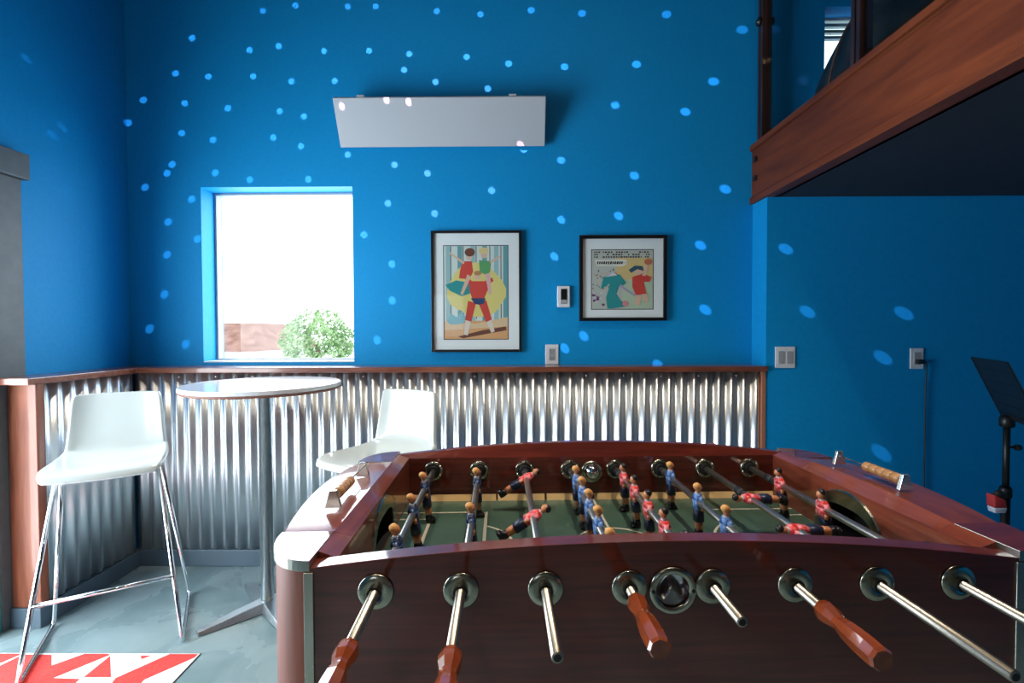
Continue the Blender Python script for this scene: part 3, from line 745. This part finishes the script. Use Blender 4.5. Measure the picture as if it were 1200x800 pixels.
# score counters on the two ends
def counter(x, y0, y1, z, beads, lab):
    mb = MB(); mb.tube([(x, y0, z + .024), (x, y1, z + .024)], .0022, 8); c = mb.build('score_counter', 'chrome', FT)
    for y, s in ((y0, 1), (y1, -1)):
        b_ = MB(); pr = [(-.018, 0), (.018, 0), (.008, .038), (-.008, .038)]
        b_.loft([[(x + px, y + s*q, z + pz) for px, pz in pr] for q in (-.004, .006)]); b_.build('bracket', 'bracket', c, bevel=.001)
    for k in range(beads[2]):
        b_ = MB(); y = beads[0] + (beads[1] - beads[0]) * k / beads[2]; w = (beads[1] - beads[0]) / beads[2] - .001
        b_.lathe([(.009, 0), (.0125, .0015), (.0125, w - .0015), (.009, w)], (x, y, z + .022), 1, 14); b_.build('counter_bead', 'beadwood', c)
counter(-.150, .222, .452, 0.9125, (.25, .345, 5), '')
counter(1.205, .295, .525, 0.9125, (.305, .425, 5), '')

# ------------------------------------------------------------ music stand and pouch at the right
t = thing('music_stand', 'black folding music stand with tilted desk at the right edge', 'music stand', (2.09, 2.07, 0))
mb = MB(); mb.tube([(0, 0, .10), (0, 0, .60)], .0165, 14); mb.tube([(0, 0, .60), (0, 0, .905)], .012, 14); mb.lathe([(.02, .585), (.022, .59), (.022, .62), (.018, .63)], seg=14); mb.build('pole', 'black', t)
for k in range(3):
    a = 2 * PI * k / 3 + .5; mb = MB(); mb.tube([(.012*math.cos(a), .012*math.sin(a), .30), (.26*math.cos(a), .26*math.sin(a), .010), (.29*math.cos(a), .29*math.sin(a), .010)], .008, 8); mb.build('leg', 'black', t)
mb = MB(); mb.tube([(0, 0, .80), (.03, -.01, .80)], .005, 8); mb.lathe([(.013, .03), (.013, .045)], (0, -.01, .80), 0, 10); mb.build('knob', 'black', t)
org = Vector((2.09, 2.07, 0))
A = Vector((2.055, 2.2, 1.178)) - org; Wv = Vector((-.2, -.36, 0)); Sv = Vector((.085, -.05, -.245))
nrm = Wv.cross(Sv).normalized()
mb = MB()
def q3(u, v_, d=0): return A + Wv * u + Sv * v_ + nrm * d
def bar(u0, v0, u1, v1, th=.003):
    mb.loft([[q3(u0, v0, -th), q3(u1, v0, -th), q3(u1, v1, -th), q3(u0, v1, -th)], [q3(u0, v0, th), q3(u1, v0, th), q3(u1, v1, th), q3(u0, v1, th)]])
bar(0, 0, 1, .05); bar(0, .95, 1, 1); bar(0, .05, .025, .95); bar(.975, .05, 1, .95)
for k in range(4): bar(.025, .18 + .2 * k, .975, .22 + .2 * k, .0022)
bar(.025, .05, .975, .95, .0008)
mb.build('desk', 'black', t)
mb = MB(); ln = nrm if nrm.x < 0 or True else -nrm
e = [q3(0, 1), q3(1, 1)]
out = Vector((-.87, .48, 0)) * -1
secs = [[p, p + Vector((0, 0, -.012)), p + Vector((.065, -.036, -.020)), p + Vector((.070, -.039, .012)), p + Vector((.065, -.036, .012)), p + Vector((.060, -.033, -.006))] for p in e]
mb.loft(secs); mb.build('ledge', 'black', t)
mb = MB(); mb.lathe([(.02, .885), (.026, .89), (.026, .925), (.015, .935)], seg=14); mb.build('desk_clamp', 'black', t)
p_ = thing('pouch', 'small red and white pouch with black top hanging beside the music stand pole', 'pouch', (2.015, 2.03, .535)); p_.scale = (.72, .72, .78)
mb = MB()
mb.mi = 0; mb.loft([[(-.03, -.022, 0), (.03, -.022, 0), (.03, .022, 0), (-.03, .022, 0)], [(-.036, -.026, .03), (.036, -.026, .03), (.036, .026, .03), (-.036, .026, .03)]], True)
mb.build('lower_band', 'whitefab', p_, bevel=.004)
mb = MB(); mb.loft([[(-.036, -.026, .031), (.036, -.026, .031), (.036, .026, .031), (-.036, .026, .031)], [(-.042, -.03, .10), (.02, -.03, .075), (.02, .026, .075), (-.042, .026, .10)]], True); mb.build('body', 'redfab', p_, bevel=.005)
mb = MB(); mb.ell((.01, 0, .092), (.035, .022, .026), 12, 8); mb.build('top', 'rubber', p_)

# ------------------------------------------------------------ outdoors
struct(boxo('ground', 'grass', ((-60, 3.3, -.4), (40, 70, -.3))))
mb = MB()
mb.box((-4.5, -2, 0), (1.7, 4, .95)); mb.mi = 1
mb.loft([[(-4.8, -2.2, .95), (2.0, -2.2, .95), (2.0, 4.2, .95), (-4.8, 4.2, .95)], [(-4.2, -.4, 2.05), (1.0, -.4, 2.05), (1.0, 2.2, 2.05), (-4.2, 2.2, 2.05)]])
hs_ = mb.build('house', ['housew', 'brick']); hs_.location = (-11.7, 20, -.40)
tag(hs_, 'pale house with a reddish roof seen through the window', 'house')
t = thing('tree', 'leafy green tree seen through the window', 'tree', (-4.95, 12, -.3))
mb = MB(); mb.tube([(0, 0, 0), (.03, 0, .7), (-.02, 0, 1.3)], [.12, .09, .05], 8); mb.build('trunk', 'bark', t)
mb = MB(); rr = random.Random(5)
for k in range(4200):
    a, b_ = rr.uniform(0, 2*PI), rr.uniform(-.5, 1); r_ = rr.uniform(.6, 1) ** .5
    cz = math.sqrt(max(0, 1 - b_*b_))
    c_ = Vector((.82*r_*cz*math.cos(a), .8*r_*cz*math.sin(a), 1.25 + .72*r_*b_)) * (1 + .12*math.sin(6*a+3*b_))
    s_ = rr.uniform(.03, .06); d = Vector((rr.uniform(-1, 1), rr.uniform(-1, 1), rr.uniform(-1, 1))).normalized(); e_ = d.orthogonal().normalized(); g_ = d.cross(e_)
    vs = [mb.v(c_ + e_*s_), mb.v(c_ + g_*s_*.6), mb.v(c_ - e_*s_), mb.v(c_ - g_*s_*.6)]; mb.f(vs)
mb.build('foliage', 'leaf', t)

# ------------------------------------------------------------ ceiling downlights (above the frame) with their light
for i, (x, y) in enumerate(DOWNLIGHTS):
    t = thing('downlight', 'round warm recessed ceiling light above the room', 'ceiling light', (x, y, CE - .003), group='recessed ceiling lights')
    mb = MB(); mb.lathe([(.075, .002), (.075, -.006), (.058, -.008), (.055, .001)], seg=28, caps=False); mb.build('trim_ring', 'plastic', t)
    mb = MB(); mb.lathe([(.054, .001), (.054, -.002)], seg=28); mb.build('bulb', 'lampglow', t)
    l = bpy.data.lights.new('downlight_lamp', 'SPOT'); l.energy = DOWNLIGHT_W * 10; l.color = WARM; l.spot_size = math.radians(86); l.spot_blend = .8; l.shadow_soft_size = .05
    o = bpy.data.objects.new('downlight_lamp', l); COL.objects.link(o); o.location = (x, y, CE - .02)

# ------------------------------------------------------------ mirror ball flecks: thin beams from one point, as off a mirror ball's facets
BALL = Vector((-.95, .55, 2.95))
BACK = [(-1.26, 3.17), (-1.45, 3.14), (-1.86, 2.99), (-1.53, 2.92), (-1.36, 2.94), (-1.1, 2.91), (-1.96, 2.79), (-1.77, 2.77), (-1.51, 2.77), (-1.29, 2.74), (-1.04, 2.74), (-2.15, 2.64), (-1.91, 2.62), (-1.66, 2.59), (-1.36, 2.57), (-1.22, 2.54), (-2.24, 2.51), (-1.93, 2.45), (-1.75, 2.41), (-1.4, 2.42), (-1.24, 2.37), (-1.99, 2.27), (-2.02, 2.22), (-1.74, 2.22), (-1.54, 2.18), (-1.2, 2.18), (-0.96, 3.16), (-0.8, 3.16), (-0.45, 3.13), (-0.2, 3.11), (0.09, 3.13), (0.38, 3.11), (0.86, 3.1), (1.29, 3.01), (-0.84, 2.91), (-0.61, 2.89), (-0.28, 2.87), (-0.04, 2.83), (0.28, 2.81), (0.69, 2.82), (1.13, 2.72), (-0.64, 2.8), (-0.46, 2.73), (-0.16, 2.69), (0.57, 2.59), (0.97, 2.55), (-0.97, 2.32), (-0.7, 2.26), (-0.51, 2.21), (-0.14, 2.11), (0.26, 2.28), (0.68, 2.19), (1.2, 2.11), (-0.74, 2.04), (-0.47, 1.98), (0.26, 1.94), (0.59, 1.96), (1.06, 1.79), (0.22, 1.73), (1.09, 1.42), (0.39, 1.27), (0.28, 1.2), (0.82, 1.1), (-2.15, 2.14), (-2.02, 1.94), (-2.03, 1.75), (-2.05, 1.52), (-2.14, 1.32), (-1.88, 2.07), (-1.85, 1.84), (-0.88, 1.86), (-0.72, 1.69), (-0.72, 1.48), (-0.81, 1.25), (-1.93, 1.23)]
TG = [((x, YB, z), 1.) for x, z in BACK] + [((x, YF, z), .8) for x, z in [(1.46, 1.74), (1.58, 1.4), (2.1, 1.39), (1.99, 1.15), (1.99, .63)]]
TG += [((XL, y, z), .25) for y, z in [(2.4, 2.32), (2.35, 2.26), (2.23, 2.56), (2.41, 2.0)]] + [((-.954, 2.68, 2.533), 1.), ((-.702, 2.67, 2.56), 1.), ((-.583, 2.67, 2.55), 1.), ((.026, 2.76, 2.353), 1.2)]
for p, k in TG:
    l = bpy.data.lights.new('mirror_ball_fleck', 'SPOT'); l.spot_size = math.radians(1.0); l.spot_blend = .55; l.shadow_soft_size = 0.0
    d = Vector(p) - BALL; l.energy = DOT_W * k * (.65 if p[2] > 3.0 else 1.) * (.55 + .45 * min(1.6, (p[0] + 2.6) / 2.2)); l.color = DOT_COL
    o = bpy.data.objects.new('mirror_ball_fleck', l); COL.objects.link(o); o.location = BALL
    o.rotation_euler = d.to_track_quat('-Z', 'Y').to_euler()
